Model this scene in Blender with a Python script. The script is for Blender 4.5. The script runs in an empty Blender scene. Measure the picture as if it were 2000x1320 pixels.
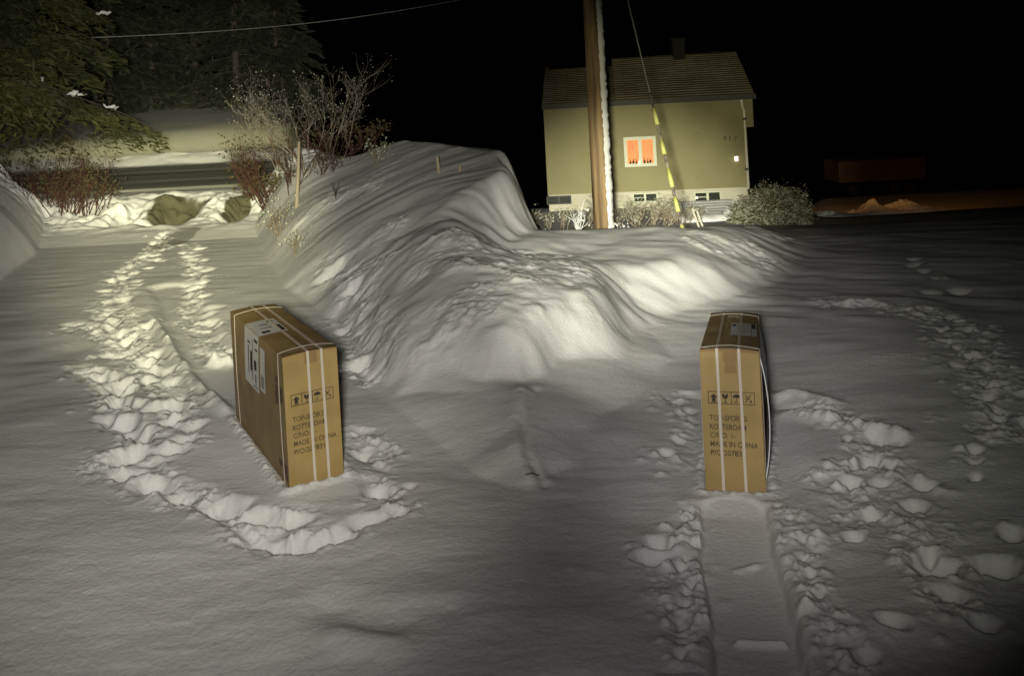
import bpy, bmesh, math, random
import numpy as np
from mathutils import Vector, Matrix, Euler
random.seed(7); rng = np.random.default_rng(7)
R = math.radians
scene = bpy.context.scene

# ------------------------------------------------------------------ camera
TH = R(3.0); F = 1700.0; H = 1.70; HV = 200.0
cd = bpy.data.cameras.new('Camera'); cam = bpy.data.objects.new('Camera', cd)
scene.collection.objects.link(cam)
cam.matrix_world = Matrix.Translation((0, 0, H)) @ Matrix.Rotation(R(90), 4, 'X') @ Matrix.Rotation(-TH, 4, 'Z')
cd.sensor_width = 36; cd.lens = 36 * F / 2000; cd.shift_y = -(660 - HV) / 2000
cd.clip_start = 0.05; cd.clip_end = 2000
scene.camera = cam
scene.view_settings.view_transform = 'Standard'; scene.view_settings.look = 'None'
scene.view_settings.exposure = 0.0; scene.view_settings.gamma = 1

# ------------------------------------------------------------------ night sky, faint moonlight
w = bpy.data.worlds.new('World'); scene.world = w; w.use_nodes = True
nt = w.node_tree; bg = nt.nodes['Background']
sky = nt.nodes.new('ShaderNodeTexSky'); sky.sky_type = 'NISHITA'; sky.sun_disc = False
sky.sun_elevation = R(16); sky.sun_rotation = R(200)
nt.links.new(sky.outputs[0], bg.inputs[0]); bg.inputs[1].default_value = 0.00005
sd = bpy.data.lights.new('moon', 'SUN'); so = bpy.data.objects.new('moon', sd); scene.collection.objects.link(so)
sd.energy = 0.003; sd.angle = R(3); sd.color = (0.9, 0.93, 1)
so.rotation_euler = (R(74), 0, R(-20))

def torch(name, target, power, col, half, blend, loc, falloff='Constant', size=0.09):
    l = bpy.data.lights.new(name, 'SPOT'); o = bpy.data.objects.new(name, l); scene.collection.objects.link(o)
    l.energy = power; l.color = col; l.spot_size = R(half * 2); l.spot_blend = blend; l.shadow_soft_size = size
    l.use_nodes = True; t = l.node_tree; em = t.nodes.get('Emission')
    fo = t.nodes.new('ShaderNodeLightFalloff'); fo.inputs['Strength'].default_value = 1.0
    t.links.new(fo.outputs[falloff], em.inputs['Strength'])
    o.location = loc
    o.rotation_euler = (Vector(target) - Vector(loc)).to_track_quat('-Z', 'Y').to_euler()
    return o

def ab(u, v):
    U = (u - 1000) / F; V = (HV - v) / F; c, s = math.cos(TH), math.sin(TH)
    return U * c + V * s, -U * s + V * c
def P(u, v, y):
    a, b = ab(u, v); return Vector((a * y, y, H + b * y))
def G0(u, v, z=0.0):
    a, b = ab(u, v); y = (H - z) / max(-b, 1e-4) ; return (a * y, y)

TL = (-0.12, -0.02, 1.72)
torch('torch_spill', P(390, 610, 5), 25, (1, .965, .82), 27, 1.0, TL)
torch('torch_spill_wide', P(900, 1150, 5), 16, (1, .92, .91), 30, 1.0, TL, 'Linear')
torch('torch_spill_right', P(1620, 720, 5), 40, (1, .98, .84), 16.5, 1.0, TL, 'Linear')
torch('torch_spill_carton', P(1380, 740, 5), 9, (1, .96, .92), 14, 1.0, TL)
torch('torch_beam_drive', P(370, 480, 14), 55, (1, .96, .54), 10.5, 1.0, TL)
torch('torch_beam_house', P(1320, 300, 20), 10, (1, .95, .60), 11.5, 0.9, TL)
torch('torch_beam_mound', P(1215, 480, 8), 58, (1, .975, .76), 10.5, 1.0, TL)
# unseen lamp added above the road, a supposed street light, to brighten the field
sl_ = bpy.data.lights.new('road_light', 'SPOT'); so_ = bpy.data.objects.new('road_light', sl_); scene.collection.objects.link(so_)
sl_.energy = 800; sl_.color = (1, .95, .45); sl_.spot_size = R(84); sl_.spot_blend = .9; sl_.shadow_soft_size = .2
so_.location = (-10, 23, 8); so_.rotation_euler = (Vector((-9.6, 26, .9)) - so_.location).to_track_quat('-Z', 'Y').to_euler()

# ------------------------------------------------------------------ helpers
C = scene.collection
def tag(o, label=None, cat=None, group=None, kind=None):
    if label: o['label'] = label
    if cat: o['category'] = cat
    if group: o['group'] = group
    if kind: o['kind'] = kind
    return o
def empty(name, loc, label=None, cat=None, group=None, rot=None):
    o = bpy.data.objects.new(name, None); C.objects.link(o); o.empty_display_size = .2
    if rot is not None: o.matrix_world = Matrix.Translation(loc) @ rot.to_4x4()
    else: o.location = loc
    return tag(o, label, cat, group)

class MB:
    def __init__(s): s.v = []; s.f = []
    def box(s, x0, x1, y0, y1, z0, z1):
        n = len(s.v)
        s.v += [(x, y, z) for z in (z0, z1) for (x, y) in ((x0, y0), (x1, y0), (x1, y1), (x0, y1))]
        s.f += [tuple(n + i for i in q) for q in ((3, 2, 1, 0), (4, 5, 6, 7), (0, 1, 5, 4), (1, 2, 6, 5), (2, 3, 7, 6), (3, 0, 4, 7))]
        return s
    def poly(s, pts):
        n = len(s.v); s.v += [tuple(p) for p in pts]; s.f.append(tuple(range(n, n + len(pts)))); return s
    def tube(s, pts, rad, k=6, cap=True):
        pts = [Vector(p) for p in pts]
        if not hasattr(rad, '__len__'): rad = [rad] * len(pts)
        n = len(s.v); prev = None
        for i, p in enumerate(pts):
            d = (pts[min(i + 1, len(pts) - 1)] - pts[max(i - 1, 0)])
            d = d.normalized() if d.length > 1e-9 else Vector((0, 0, 1))
            if prev is None:
                a = d.orthogonal().normalized()
            else:
                a = (prev - d * prev.dot(d)); a = a.normalized() if a.length > 1e-6 else d.orthogonal().normalized()
            prev = a; b = d.cross(a)
            for j in range(k):
                t = 2 * math.pi * j / k
                s.v.append(tuple(p + (a * math.cos(t) + b * math.sin(t)) * rad[i]))
        for i in range(len(pts) - 1):
            for j in range(k):
                j2 = (j + 1) % k
                s.f.append((n + i * k + j, n + i * k + j2, n + (i + 1) * k + j2, n + (i + 1) * k + j))
        if cap:
            s.f.append(tuple(n + j for j in range(k))[::-1]); m = n + (len(pts) - 1) * k
            s.f.append(tuple(m + j for j in range(k)))
        return s
    def build(s, name, mat, parent=None, smooth=False, bevel=0):
        me = bpy.data.meshes.new(name); me.from_pydata(s.v, [], s.f); me.update()
        if smooth: me.polygons.foreach_set('use_smooth', [True] * len(me.polygons))
        me.materials.append(mat)
        o = bpy.data.objects.new(name, me); C.objects.link(o)
        if parent: o.parent = parent
        if bevel:
            m = o.modifiers.new('bevel', 'BEVEL'); m.width = bevel; m.segments = 2; m.limit_method = 'ANGLE'
        return o

def mat(name, col, rough=.6, col2=None, scale=8, bump=0, bscale=40, metal=0, emit=None, estr=0, stretch=None, detail=4, spec=None, sss=0):
    m = bpy.data.materials.new(name); m.use_nodes = True; t = m.node_tree; b = t.nodes['Principled BSDF']
    b.inputs['Base Color'].default_value = (*col, 1); b.inputs['Roughness'].default_value = rough
    b.inputs['Metallic'].default_value = metal
    if spec is not None: b.inputs['Specular IOR Level'].default_value = spec
    if sss: b.inputs['Subsurface Weight'].default_value = sss; b.inputs['Subsurface Radius'].default_value = (1, 1.05, 1.1); b.inputs['Subsurface Scale'].default_value = .018
    tc = t.nodes.new('ShaderNodeTexCoord'); mp = t.nodes.new('ShaderNodeMapping')
    t.links.new(tc.outputs['Object'], mp.inputs[0])
    if stretch: mp.inputs['Scale'].default_value = stretch
    if col2 is not None:
        n = t.nodes.new('ShaderNodeTexNoise'); n.inputs['Scale'].default_value = scale; n.inputs['Detail'].default_value = detail
        r = t.nodes.new('ShaderNodeValToRGB'); r.color_ramp.elements[0].position = .35; r.color_ramp.elements[1].position = .65
        r.color_ramp.elements[0].color = (*col, 1); r.color_ramp.elements[1].color = (*col2, 1)
        t.links.new(mp.outputs[0], n.inputs['Vector']); t.links.new(n.outputs[0], r.inputs[0]); t.links.new(r.outputs[0], b.inputs['Base Color'])
    if bump:
        n2 = t.nodes.new('ShaderNodeTexNoise'); n2.inputs['Scale'].default_value = bscale; n2.inputs['Detail'].default_value = 4
        bp = t.nodes.new('ShaderNodeBump'); bp.inputs['Strength'].default_value = 1; bp.inputs['Distance'].default_value = bump
        t.links.new(mp.outputs[0], n2.inputs['Vector']); t.links.new(n2.outputs[0], bp.inputs['Height']); t.links.new(bp.outputs[0], b.inputs['Normal'])
    if emit: b.inputs['Emission Color'].default_value = (*emit, 1); b.inputs['Emission Strength'].default_value = estr
    return m

M = {}
M['snow'] = mat('snow', (.80, .80, .80), .7, (.74, .74, .75), 2.2, bump=.004, bscale=55, spec=.25, sss=.6)
M['snow_small'] = mat('snow_crust', (.82, .82, .82), .7, bump=.004, bscale=30, spec=.2)
M['road'] = mat('packed_snow_road', (.20, .205, .17), .65, (.34, .34, .30), 1.3, bump=.01, bscale=4, stretch=(.12, 2.2, 1))
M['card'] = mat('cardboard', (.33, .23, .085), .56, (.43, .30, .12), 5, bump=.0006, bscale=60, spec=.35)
M['card_side'] = mat('cardboard_darker', (.26, .18, .08), .6, (.33, .235, .105), 7, bump=.0006, bscale=60, spec=.3)  # darker cardboard for the sides, top and bottom
M['tape'] = mat('packing_tape', (.30, .19, .085), .22, (.34, .22, .10), 9, bump=.0008, bscale=22, spec=.6)
M['strap'] = mat('strap', (.62, .55, .47), .4, spec=.5)
M['ink'] = mat('ink', (.02, .015, .012), .7, (.05, .035, .02), 60)
M['ink_worn'] = mat('worn_ink', (.05, .035, .02), .7, (.15, .10, .05), 45, detail=2)
M['paper'] = mat('label_paper', (.66, .64, .66), .4, (.58, .57, .6), 14, bump=.0005, bscale=30)
M['white_sheet'] = mat('white_sheet', (.80, .82, .88), .4)
M['render'] = mat('wall_render', (.20, .185, .095), .85, (.235, .215, .11), .9, bump=.006, bscale=30)
M['found'] = mat('foundation', (.46, .44, .36), .9, (.40, .38, .30), 2, bump=.01, bscale=14)
M['roof'] = mat('roof_tile', (.115, .095, .06), .8, (.15, .13, .085), 1.2, bump=.01, bscale=6)
M['dark'] = mat('dark_paint', (.02, .018, .015), .6)
M['chim'] = mat('chimney_brick', (.010, .007, .006), .9)
M['frame'] = mat('window_paint', (.44, .46, .33), .5)
M['pipe'] = mat('pipe', (.62, .60, .50), .4)
M['glass_dark'] = mat('cellar_glass', (.03, .035, .03), .1)
M['wood'] = mat('pole_wood', (.09, .055, .028), .8, (.42, .29, .15), 9, bump=.018, bscale=14, stretch=(1, 1, .06))
M['wire'] = mat('wire', (.42, .42, .40), .35, metal=.3)
M['yellow'] = mat('yellow_sleeve', (.76, .76, .24), .45)
M['pale_sleeve'] = mat('pale_sleeve', (.50, .44, .36), .5, (.06, .05, .05), 14)
M['bark'] = mat('bark', (.045, .034, .024), .9, (.08, .06, .04), 9, bump=.01, bscale=20)
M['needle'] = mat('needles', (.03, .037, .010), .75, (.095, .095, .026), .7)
M['needle_far'] = mat('needles_far', (.010, .013, .005), .8, (.020, .024, .009), .5)  # darker than the near needles: lack of light put into the colour
M['twig_red'] = mat('red_twigs', (.065, .022, .018), .8, (.10, .045, .03), 5)
M['twig'] = mat('frosty_twigs', (.20, .14, .09), .8, (.46, .42, .34), 6)
M['frost'] = mat('frosted_leaf', (.55, .56, .48), .8, (.22, .25, .12), 9)
M['leaf_dull'] = mat('dull_leaf', (.05, .065, .02), .8, (.09, .05, .025), 4)
M['grey_wood'] = mat('grey_wood', (.42, .37, .27), .8, (.30, .25, .17), 6, bump=.004, bscale=20, stretch=(1, 1, .2))
M['stone'] = mat('stone', (.20, .18, .13), .85, (.30, .28, .20), 5, bump=.01, bscale=9)
M['rust'] = mat('trailer_side', (.13, .06, .03), .6, (.09, .042, .02), 2)
M['tyre'] = mat('tyre', (.02, .02, .02), .8)

# ------------------------------------------------------------------ noise
def _h(ix, iy, seed):
    h = (ix.astype(np.int64) * 374761393 + iy.astype(np.int64) * 668265263 + seed * 974634777) & 0xffffffff
    h = ((h ^ (h >> 13)) * 1274126177) & 0xffffffff
    return ((h ^ (h >> 16)) & 0xffff).astype(np.float32) / 65535.0
def vn(x, y, seed=0):
    ix = np.floor(x); iy = np.floor(y); fx = x - ix; fy = y - iy
    fx = fx * fx * fx * (fx * (fx * 6 - 15) + 10); fy = fy * fy * fy * (fy * (fy * 6 - 15) + 10)
    a = _h(ix, iy, seed); b = _h(ix + 1, iy, seed); c = _h(ix, iy + 1, seed); d = _h(ix + 1, iy + 1, seed)
    return (a + (b - a) * fx) * (1 - fy) + (c + (d - c) * fx) * fy - .5
def fbm(x, y, o=4, seed=0, g=.5):
    s = 0; a = 1
    for i in range(o):
        s = s + a * vn(x * 1.0 + i * 7.3, y + i * 3.1, seed + i * 11); x = x * 2.03; y = y * 2.03; a *= g
    return s
def ss(a, b, x):
    t = np.clip((x - a) / (b - a), 0, 1); return t * t * (3 - 2 * t)

def seg_dist(X, Y, pts):
    """unsigned distance, signed side (positive = left of travel), arc length"""
    best = np.full(X.shape, 1e9); sd_ = np.zeros(X.shape); arc = np.zeros(X.shape); L = 0
    for i in range(len(pts) - 1):
        (x0, y0), (x1, y1) = pts[i], pts[i + 1]; dx, dy = x1 - x0, y1 - y0; l2 = dx * dx + dy * dy; l = math.sqrt(l2)
        t = np.clip(((X - x0) * dx + (Y - y0) * dy) / l2, 0, 1)
        ex = X - x0 - t * dx; ey = Y - y0 - t * dy; d = np.hypot(ex, ey)
        m = d < best; best = np.where(m, d, best)
        sd_ = np.where(m, np.sign(dx * ey - dy * ex), sd_); arc = np.where(m, L + t * l, arc); L += l
    return best, sd_, arc

def inside(X, Y, poly):
    r = np.zeros(X.shape, bool); n = len(poly)
    for i in range(n):
        (x0, y0), (x1, y1) = poly[i], poly[(i + 1) % n]
        if y0 == y1: continue
        c = ((y0 > Y) != (y1 > Y)) & (X < (x1 - x0) * (Y - y0) / (y1 - y0) + x0); r ^= c
    return r

# ------------------------------------------------------------------ terrain (height field in world coordinates)
foot = [(-6.2, 24), (-4.9, 17.5)] + [G0(*p) for p in ((500, 455), (520, 500), (560, 560), (640, 625), (700, 690), (770, 765), (900, 800), (1000, 800), (1090, 772), (1190, 742), (1235, 700), (1290, 652), (1400, 600), (1500, 555), (1570, 510), (1600, 470))] + [(3.5, 11.5), (2.6, 12.6), (1.5, 12.2), (-.2, 14.5), (-1.6, 19), (-2.5, 24)]

def base_height(X, Y):
    Ys = np.maximum(Y, .5)
    left = np.interp(Y, [-50, 12.2, 13.8, 14.6, 15.1, 15.9, 20.4, 21.0, 21.7, 22.5, 24, 50, 70, 220], [0, 0, .20, .42, .43, .44, .60, .64, .88, .84, .90, 2.6, 3.0, 5])
    yard = np.interp(Y, [-50, 8.5, 10, 12, 16, 20, 24, 30, 36, 60, 220], [0, 0, -.06, -.28, -.8, -1.15, -1.38, -2.0, -3.3, -11, -60])
    far = np.interp(Y, [-50, 8.5, 10, 12, 16, 32, 45, 49, 80, 220], [0, 0, -.05, -.25, -.85, -3.1, -4.1, -4.7, -14, -60])
    q = X / Ys
    r = ss(.27, .36, q); right = yard * (1 - r) + far * r
    t = 1 - ss(-.27, -.17, q)
    z = left * t + right * (1 - t)
    z = np.where(Y < 8.4, 0.0, z)
    wn_ = ss(9.5, 7, Y) * ss(3.3, 4.2, Y); XO, YO = X, Y; X = X + wn_ * .35 * fbm(X * .9 + 4, Y * .9, 3, 201); Y = Y + wn_ * .35 * fbm(X * .9, Y * .9 + 9, 3, 203)
    d, sgn, arc = seg_dist(X, Y, foot)
    din = d * inside(X, Y, foot); X, Y = XO, YO
    tw = np.interp(Y, [4, 5, 8, 9.2], [.05, .06, .06, .026]); tc_ = np.interp(Y, [4, 5, 8, 9.2], [-.02, -.05, -.04, .006]); q2 = ss(tc_ - tw, tc_ + tw * .7, .012 * fbm(X * 2, Y * 2, 3, 79) + q + .02 * fbm(X * 1.5, Y * 1.5, 3, 77) * (Y < 8.6))
    A = np.interp(Y, [4.5, 7, 10, 13, 20], [.80, .95, 1.30, 1.95, 2.2]); bank = A * (1 - np.exp(-din / 1.15))
    wdt = np.interp(Y, [5, 6.3, 8, 10], [.26, .36, .75, .9])
    mnd = np.interp(Y, [5, 6, 8.4, 10], [.35, .37, .42, .42]) * (.5 * (1 - np.exp(-din / wdt / 1.6)) + .5 * ss(.05, 1.2, din / wdt))
    mnd = mnd - .07 * ss(.075, .02, q) * ss(6.0, 5.0, Y)
    back = np.interp(X, [.2, 1.2, 1.9, 2.6, 3.4], [8.8, 8.8, 8.9, 9.4, 11.0])
    mnd = np.where(mnd > 0, mnd, 0) * (1 - ss(back, back + 1.9, Y))
    crest = np.interp(X, [-4, -2.3, -.6, .35], [14.6, 13.2, 12.0, 10.3])
    bank = bank * (1 - .75 * ss(crest, crest + 3.5, Y))
    z = z + bank * (1 - q2) + mnd * q2
    # low apron of old snow round the near end of the bank
    ap = [G0(*p) for p in ((640, 640), (720, 760), (840, 850), (950, 915), (1050, 945), (1130, 900), (1200, 800), (1300, 700))]
    wn2 = ss(3.2, 4.0, Y); apc = ap + [(.9, 7.5), (-1.2, 8)]; Xw = X + .12 * fbm(X * 2, Y * 2, 2, 205); Yw = Y + .12 * fbm(X * 2, Y * 2, 2, 206); d3, _, _ = seg_dist(Xw, Yw, apc + [apc[0]])
    z = z + .15 * (1 - np.exp(-d3 * inside(Xw, Yw, apc) / .45)) * ss(9, 7, Y)
    # left snow bank at the edge of the photo
    lb = [G0(*p) for p in ((-300, 620), (-100, 575), (0, 545), (72, 495), (92, 452))]
    lb = lb + [(-8.6, 14.9), (-10, 15.2)]
    d2, s2, _ = seg_dist(X, Y, lb); din2 = d2 * inside(X, Y, lb + [(-40, 15), (-40, 8.5)])
    z = z + 1.15 * (1 - np.exp(-din2 / .55)) * ss(8.2, 9.6, Y)
    return z, din, q2

ys = [-14., -10, -7, -5, -3.5, -2.2, -1.2, -.4, .3, .9, 1.4, 1.8]
y = 2.1
while y < 11: ys.append(y); y *= 1 + 1 / 520
while y < 26: ys.append(y); y *= 1 + 1 / 420
while y < 70: ys.append(y); y *= 1 + 1 / 60
ys += [80, 95, 120, 160, 230]
ys = np.array(ys); NX = 1100
s_ = np.linspace(-1, 1, NX); Wy = np.where(ys < 2, 8, .86 * ys + .35)
Wy = np.where(ys < 2, np.interp(ys, [-14, 1.8, 2.1], [30, 2.6, .86 * 2.1 + .35]), Wy)
X = Wy[:, None] * s_[None, :]; Y = np.repeat(ys[:, None], NX, 1)
Z, DIN, Q2 = base_height(X, Y)
FINE = ss(1.2, 2.2, Y)
# broad undulation, wind ripples
Z += FINE * .05 * fbm(X * .8, Y * .8, 3, 3) * ss(12, 4, Y)
Z += .035 * fbm(X * .25, Y * .5, 3, 5) * ss(14, 20, Y)
Z += FINE * .012 * fbm(X * 1.7 + 5, Y * 2.6, 3, 7) * ss(6, 3.5, Y)
Z += FINE * .006 * fbm(X * 2.2 + .3 * Y, Y * 7, 3, 8) * ss(26, 6, Y)
Z += FINE * .0018 * fbm(X * 14, Y * 34, 2, 9) * ss(9, 3, Y)
inb = ss(0, .35, DIN)
seam = 1 - .75 * np.exp(-((X / np.maximum(Y, .5) - .03) / .045) ** 2) * ss(9.5, 8, Y); patchy = np.clip(1 + 1.6 * fbm(X * .7, Y * .7, 2, 301), .35, 1.8)
wx = X + .25 * fbm(X * 1.2, Y * 1.2, 2, 21); wy = Y + .3 * fbm(X * 1.1, Y * 1.1, 2, 22)
# streaks running up the bank on the left
ridge = fbm((wx * .5 + wy * .22), (wy * 1.6 - wx * .8), 3, 31, .42)
Z += inb * (1 - Q2) * .055 * seam * patchy * ridge * ss(20, 12, Y)
ridge2 = fbm((wx * .9 + wy * .25), (wy * 4.6 - wx * 2.4), 3, 33, .5)
Z += inb * (1 - Q2) * .006 * seam * patchy * ridge2 * ss(15, 9, Y)
Z += inb * .05 * fbm(X * 1.6, Y * 1.6, 3, 303) * ss(10, 8, Y)
# plough flutes on the right-hand mound, softer waves on its top
edge = np.exp(-((DIN - .35) / .45) ** 2)
fl = fbm((wx * 1.3 - wy * .4), (wy * 3.0 + wx * 1.8), 3, 41, .5)
Z += Q2 * edge * .042 * seam * patchy * fl * ss(5.6, 6.6, Y) * ss(13, 10, Y)
Z += Q2 * inb * .045 * fbm(wx * .75, wy * 1.3 + wx * .5, 3, 44) * ss(14, 10, Y)
Z += Q2 * edge * .06 * fbm(wx * 2.6, wy * 3.0, 4, 47, .55) * ss(6.7, 5.8, Y) * ss(0, .1, DIN)
# ploughed chunks where the drive meets the road
t_ = 1 - ss(-.26, -.16, X / np.maximum(Y, .5))
ch = np.exp(-((Y - 14.1) / .75) ** 2) * t_
Z += ch * (.26 * np.abs(fbm(X * 1.3, Y * 2.6, 5, 51, .6)) + .10 * fbm(X * 3.4, Y * 5, 3, 53) - .06)
for (u_, w_, dp_) in ((335, .34, .34), (462, .20, .26), (240, .2, .15)):
    xc_ = P(u_, 440, 13.7).x; Z -= dp_ * np.exp(-np.abs((X - xc_) / w_) ** 3) * ss(13.1, 13.8, Y) * ss(15.0, 14.0, Y)
Z += .05 * np.exp(-((Y - 21.6) / .7) ** 2) * t_ * fbm(X * 1.5, Y * 3, 3, 55)

colsx = s_
def region(cx, cy, r):
    i0 = max(np.searchsorted(ys, cy - r), 0); i1 = min(np.searchsorted(ys, cy + r) + 1, len(ys))
    if i1 <= i0: return None
    W = Wy[i0:i1].min(); j0 = int(max(0, ((cx - r) / W + 1) / 2 * (NX - 1) - 3)); 
    W2 = Wy[i0:i1].max()
    a = [((cx + q * r) / ww + 1) / 2 * (NX - 1) for q in (-1, 1) for ww in (W, W2)]
    j0 = int(max(0, math.floor(min(a)))); j1 = int(min(NX, math.ceil(max(a)) + 1))
    if j1 <= j0: return None
    return slice(i0, i1), slice(j0, j1)
def dent(cx, cy, rx, ry, ang, depth, rim=.25, seed=0, sharp=.55):
    """a footprint: pushed-in ellipse with a ragged steep wall and a low thrown-up rim"""
    rg = region(cx, cy, max(rx, ry) * 1.8)
    if rg is None: return
    x = X[rg] - cx; yy = Y[rg] - cy; c, s = math.cos(ang), math.sin(ang)
    n = fbm(X[rg] * 9, Y[rg] * 9, 4, seed + 60, .6)
    k_ = 1 if cx < .3 else .64; n = n * (1 if cx < .3 else 1.7); rx *= k_; ry *= k_
    a = (x * c + yy * s) / rx; b = (-x * s + yy * c) / ry
    r = np.hypot(a, b) * (1 + .45 * n)
    depth = depth * (.62 if cx < .3 else .48); sharp = sharp * .65
    Z[rg] += -depth * 1.35 * (1 - ss(sharp, 1.05, r)) + depth * rim * .5 * np.exp(-((r - 1.12) / .2) ** 2) * (1 + n)
def lump(cx, cy, rx, ry, ang, h, seed=0):
    rg = region(cx, cy, max(rx, ry) * 1.5)
    if rg is None: return
    x = X[rg] - cx; yy = Y[rg] - cy; c, s = math.cos(ang), math.sin(ang)
    a = (x * c + yy * s) / rx; b = (-x * s + yy * c) / ry
    n = fbm(X[rg] * 12, Y[rg] * 12, 3, seed + 90)
    r = np.hypot(a, b) * (1 + .9 * n)
    n2 = fbm(X[rg] * 26, Y[rg] * 26, 3, seed + 95, .6)
    Z[rg] += h * (1 - ss(.15, 1.0, r)) * (.75 + 1.1 * n2)
CR = []
def crumble(pts, wd, amp, seed=1, fr=6.5):
    CR.append(([G0(*p) for p in pts], wd, seed))
    g = [G0(*p) for p in pts]
    xs = [p[0] for p in g]; yy = [p[1] for p in g]; cx, cy = (min(xs) + max(xs)) / 2, (min(yy) + max(yy)) / 2
    rg = region(cx, cy, max(max(xs) - min(xs), max(yy) - min(yy)) / 2 + wd * 2.5)
    d, sg, arc = seg_dist(X[rg], Y[rg], g) if len(g) > 1 else (np.hypot(X[rg] - g[0][0], Y[rg] - g[0][1]), 0, 0)
    n = fbm(X[rg] * 5, Y[rg] * 5, 3, seed); m = 1 - ss(.45, 1.15, d / wd * (1 + .9 * n))
    a = fbm(X[rg] * fr, Y[rg] * fr, 5, seed + 3, .58); b = np.abs(fbm(X[rg] * fr * 1.3, Y[rg] * fr * 1.3, 4, seed + 7, .55))
    Z[rg] += m * amp * (.42 if cx < .3 else .26) * (1.6 * a + 1.3 * b - .75)
def along(pts, step):
    g = [G0(*p) for p in pts]; out = []
    for (a, b) in zip(g[:-1], g[1:]):
        l = math.hypot(b[0] - a[0], b[1] - a[1]); n = max(1, int(l / step))
        for i in range(n): out.append((a[0] + (b[0] - a[0]) * i / n, a[1] + (b[1] - a[1]) * i / n, math.atan2(b[1] - a[1], b[0] - a[0])))
    return out
def trail(pts, step=.2, wid=.12, size=.09, depth=.07, lumps=1.5):
    for (x, y_, an) in along(pts, step):
        ox, oy = random.uniform(-wid, wid), random.uniform(-wid, wid)
        k = random.uniform(.7, 1.3)
        dent(x + ox, y_ + oy, size * k, size * k * random.uniform(.6, .95), random.uniform(0, 3), depth * random.uniform(.6, 1.2), .35, random.randint(0, 99))
        for _ in range(int(lumps + random.random())):
            r = random.uniform(.012, .034)
            lump(x + random.uniform(-1.3, 1.3) * (wid + size), y_ + random.uniform(-1.2, 1.2) * (wid + size), r * 1.3, r, random.uniform(0, 3), r * random.uniform(.5, 1.0), random.randint(0, 99))
def ridge_line(pts, wd, h, rag=.5, seed=1, far=False):
    g = [G0(*p) for p in pts]
    xs = [p[0] for p in g]; yy = [p[1] for p in g]; cx, cy = (min(xs) + max(xs)) / 2, (min(yy) + max(yy)) / 2
    rg = region(cx, cy, max(max(xs) - min(xs), max(yy) - min(yy)) / 2 + wd * 3)
    d, sg, arc = seg_dist(X[rg], Y[rg], g); n = fbm(X[rg] * 7, Y[rg] * 7, 4, seed, .6)
    Z[rg] += h * np.exp(-(d * (1 + rag * n) / wd) ** 2) * (1 + rag * 1.6 * n)
def flat_strip(pts, hw, depth, soft=.02):
    g = [G0(*p) for p in pts]
    xs = [p[0] for p in g]; yy = [p[1] for p in g]; cx, cy = (min(xs) + max(xs)) / 2, (min(yy) + max(yy)) / 2
    rg = region(cx, cy, max(max(xs) - min(xs), max(yy) - min(yy)) / 2 + hw * 1.5)
    d, sg, arc = seg_dist(X[rg], Y[rg], g)
    d = d + .012 * fbm(X[rg] * 8, Y[rg] * 8, 3, 5)
    m = 1 - ss(hw - soft, hw + soft, d)
    base, _, _ = base_height(X[rg], Y[rg])
    Z[rg] = Z[rg] * (1 - m) + (base - depth + .25 * (Z[rg] - base)) * m

# --- left drive: wheel ruts and foot trails up to the box
trail([(330, 462), (300, 500), (235, 545), (225, 600), (250, 650), (265, 690)], .17, .16, .10, .055, 1.2)
trail([(370, 480), (385, 540), (370, 600), (400, 650), (425, 690)], .20, .13, .10, .055, 1)
trail([(150, 632), (200, 645), (250, 690), (300, 700)], .15, .09, .08, .06, 1.5)
trail([(165, 720), (215, 740), (225, 790), (265, 850), (270, 900)], .12, .08, .085, .085, 2)
trail([(290, 700), (330, 760), (340, 820), (345, 860)], .13, .09, .085, .07, 2)
trail([(240, 780), (300, 800), (260, 850)], .12, .1, .08, .07, 2)
flat_strip([(330, 560), (390, 660), (450, 760)], .17, .035, .05)
ridge_line([(300, 630), (345, 700), (400, 765), (465, 830)], .035, .05, .6, 3)
lump(*G0(432, 700), .16, .11, .6, .10, 5); lump(*G0(450, 680), .10, .06, .3, .06, 8)
# kicked-out troughs round the front of the box: their far walls face the camera
for (u, v, rx, ry, dp, an) in ((255, 925, .11, .08, .07, .2), (305, 950, .13, .08, .08, -.2), (350, 965, .11, .07, .06, 0), (440, 985, .12, .08, .085, -.3), (490, 1003, .16, .07, .08, -.15), (560, 1010, .16, .06, .06, 0),
                          (600, 1052, .18, .07, .075, .15), (660, 1040, .13, .07, .08, .3), (715, 1012, .10, .06, .06, .4), (780, 998, .06, .04, .045, 0), (520, 1052, .13, .05, .05, 0),
                          (735, 955, .08, .07, .09, 0), (700, 880, .06, .08, .08, 0), (800, 945, .04, .03, .035, 0), (335, 880, .11, .07, .07, 0), (235, 750, .11, .09, .07, 0), (225, 835, .10, .08, .07, 0), (360, 860, .10, .07, .06, 0),
                          (300, 800, .12, .07, .07, .3), (215, 690, .10, .07, .06, 0), (330, 745, .10, .08, .06, 0)):
    dent(*G0(u, v), rx, ry, an, dp, .18, int(u), .30)
crumble([(230, 900), (300, 945), (370, 965)], .13, .045, 3); crumble([(420, 975), (500, 1005), (590, 1005)], .10, .035, 5); crumble([(490, 1030), (590, 1050), (670, 1035), (730, 1005), (790, 990)], .10, .045, 8)
crumble([(330, 462), (235, 545), (225, 600), (265, 690)], .15, .04, 11); crumble([(370, 480), (385, 540), (370, 600), (425, 690)], .12, .035, 12); crumble([(165, 720), (215, 740), (225, 790), (265, 850), (270, 900)], .12, .045, 14)
crumble([(290, 700), (330, 760), (340, 820), (345, 860)], .12, .04, 15); crumble([(150, 632), (200, 645), (250, 690)], .14, .05, 16); crumble([(700, 850), (735, 930), (760, 960)], .10, .05, 18)
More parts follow.
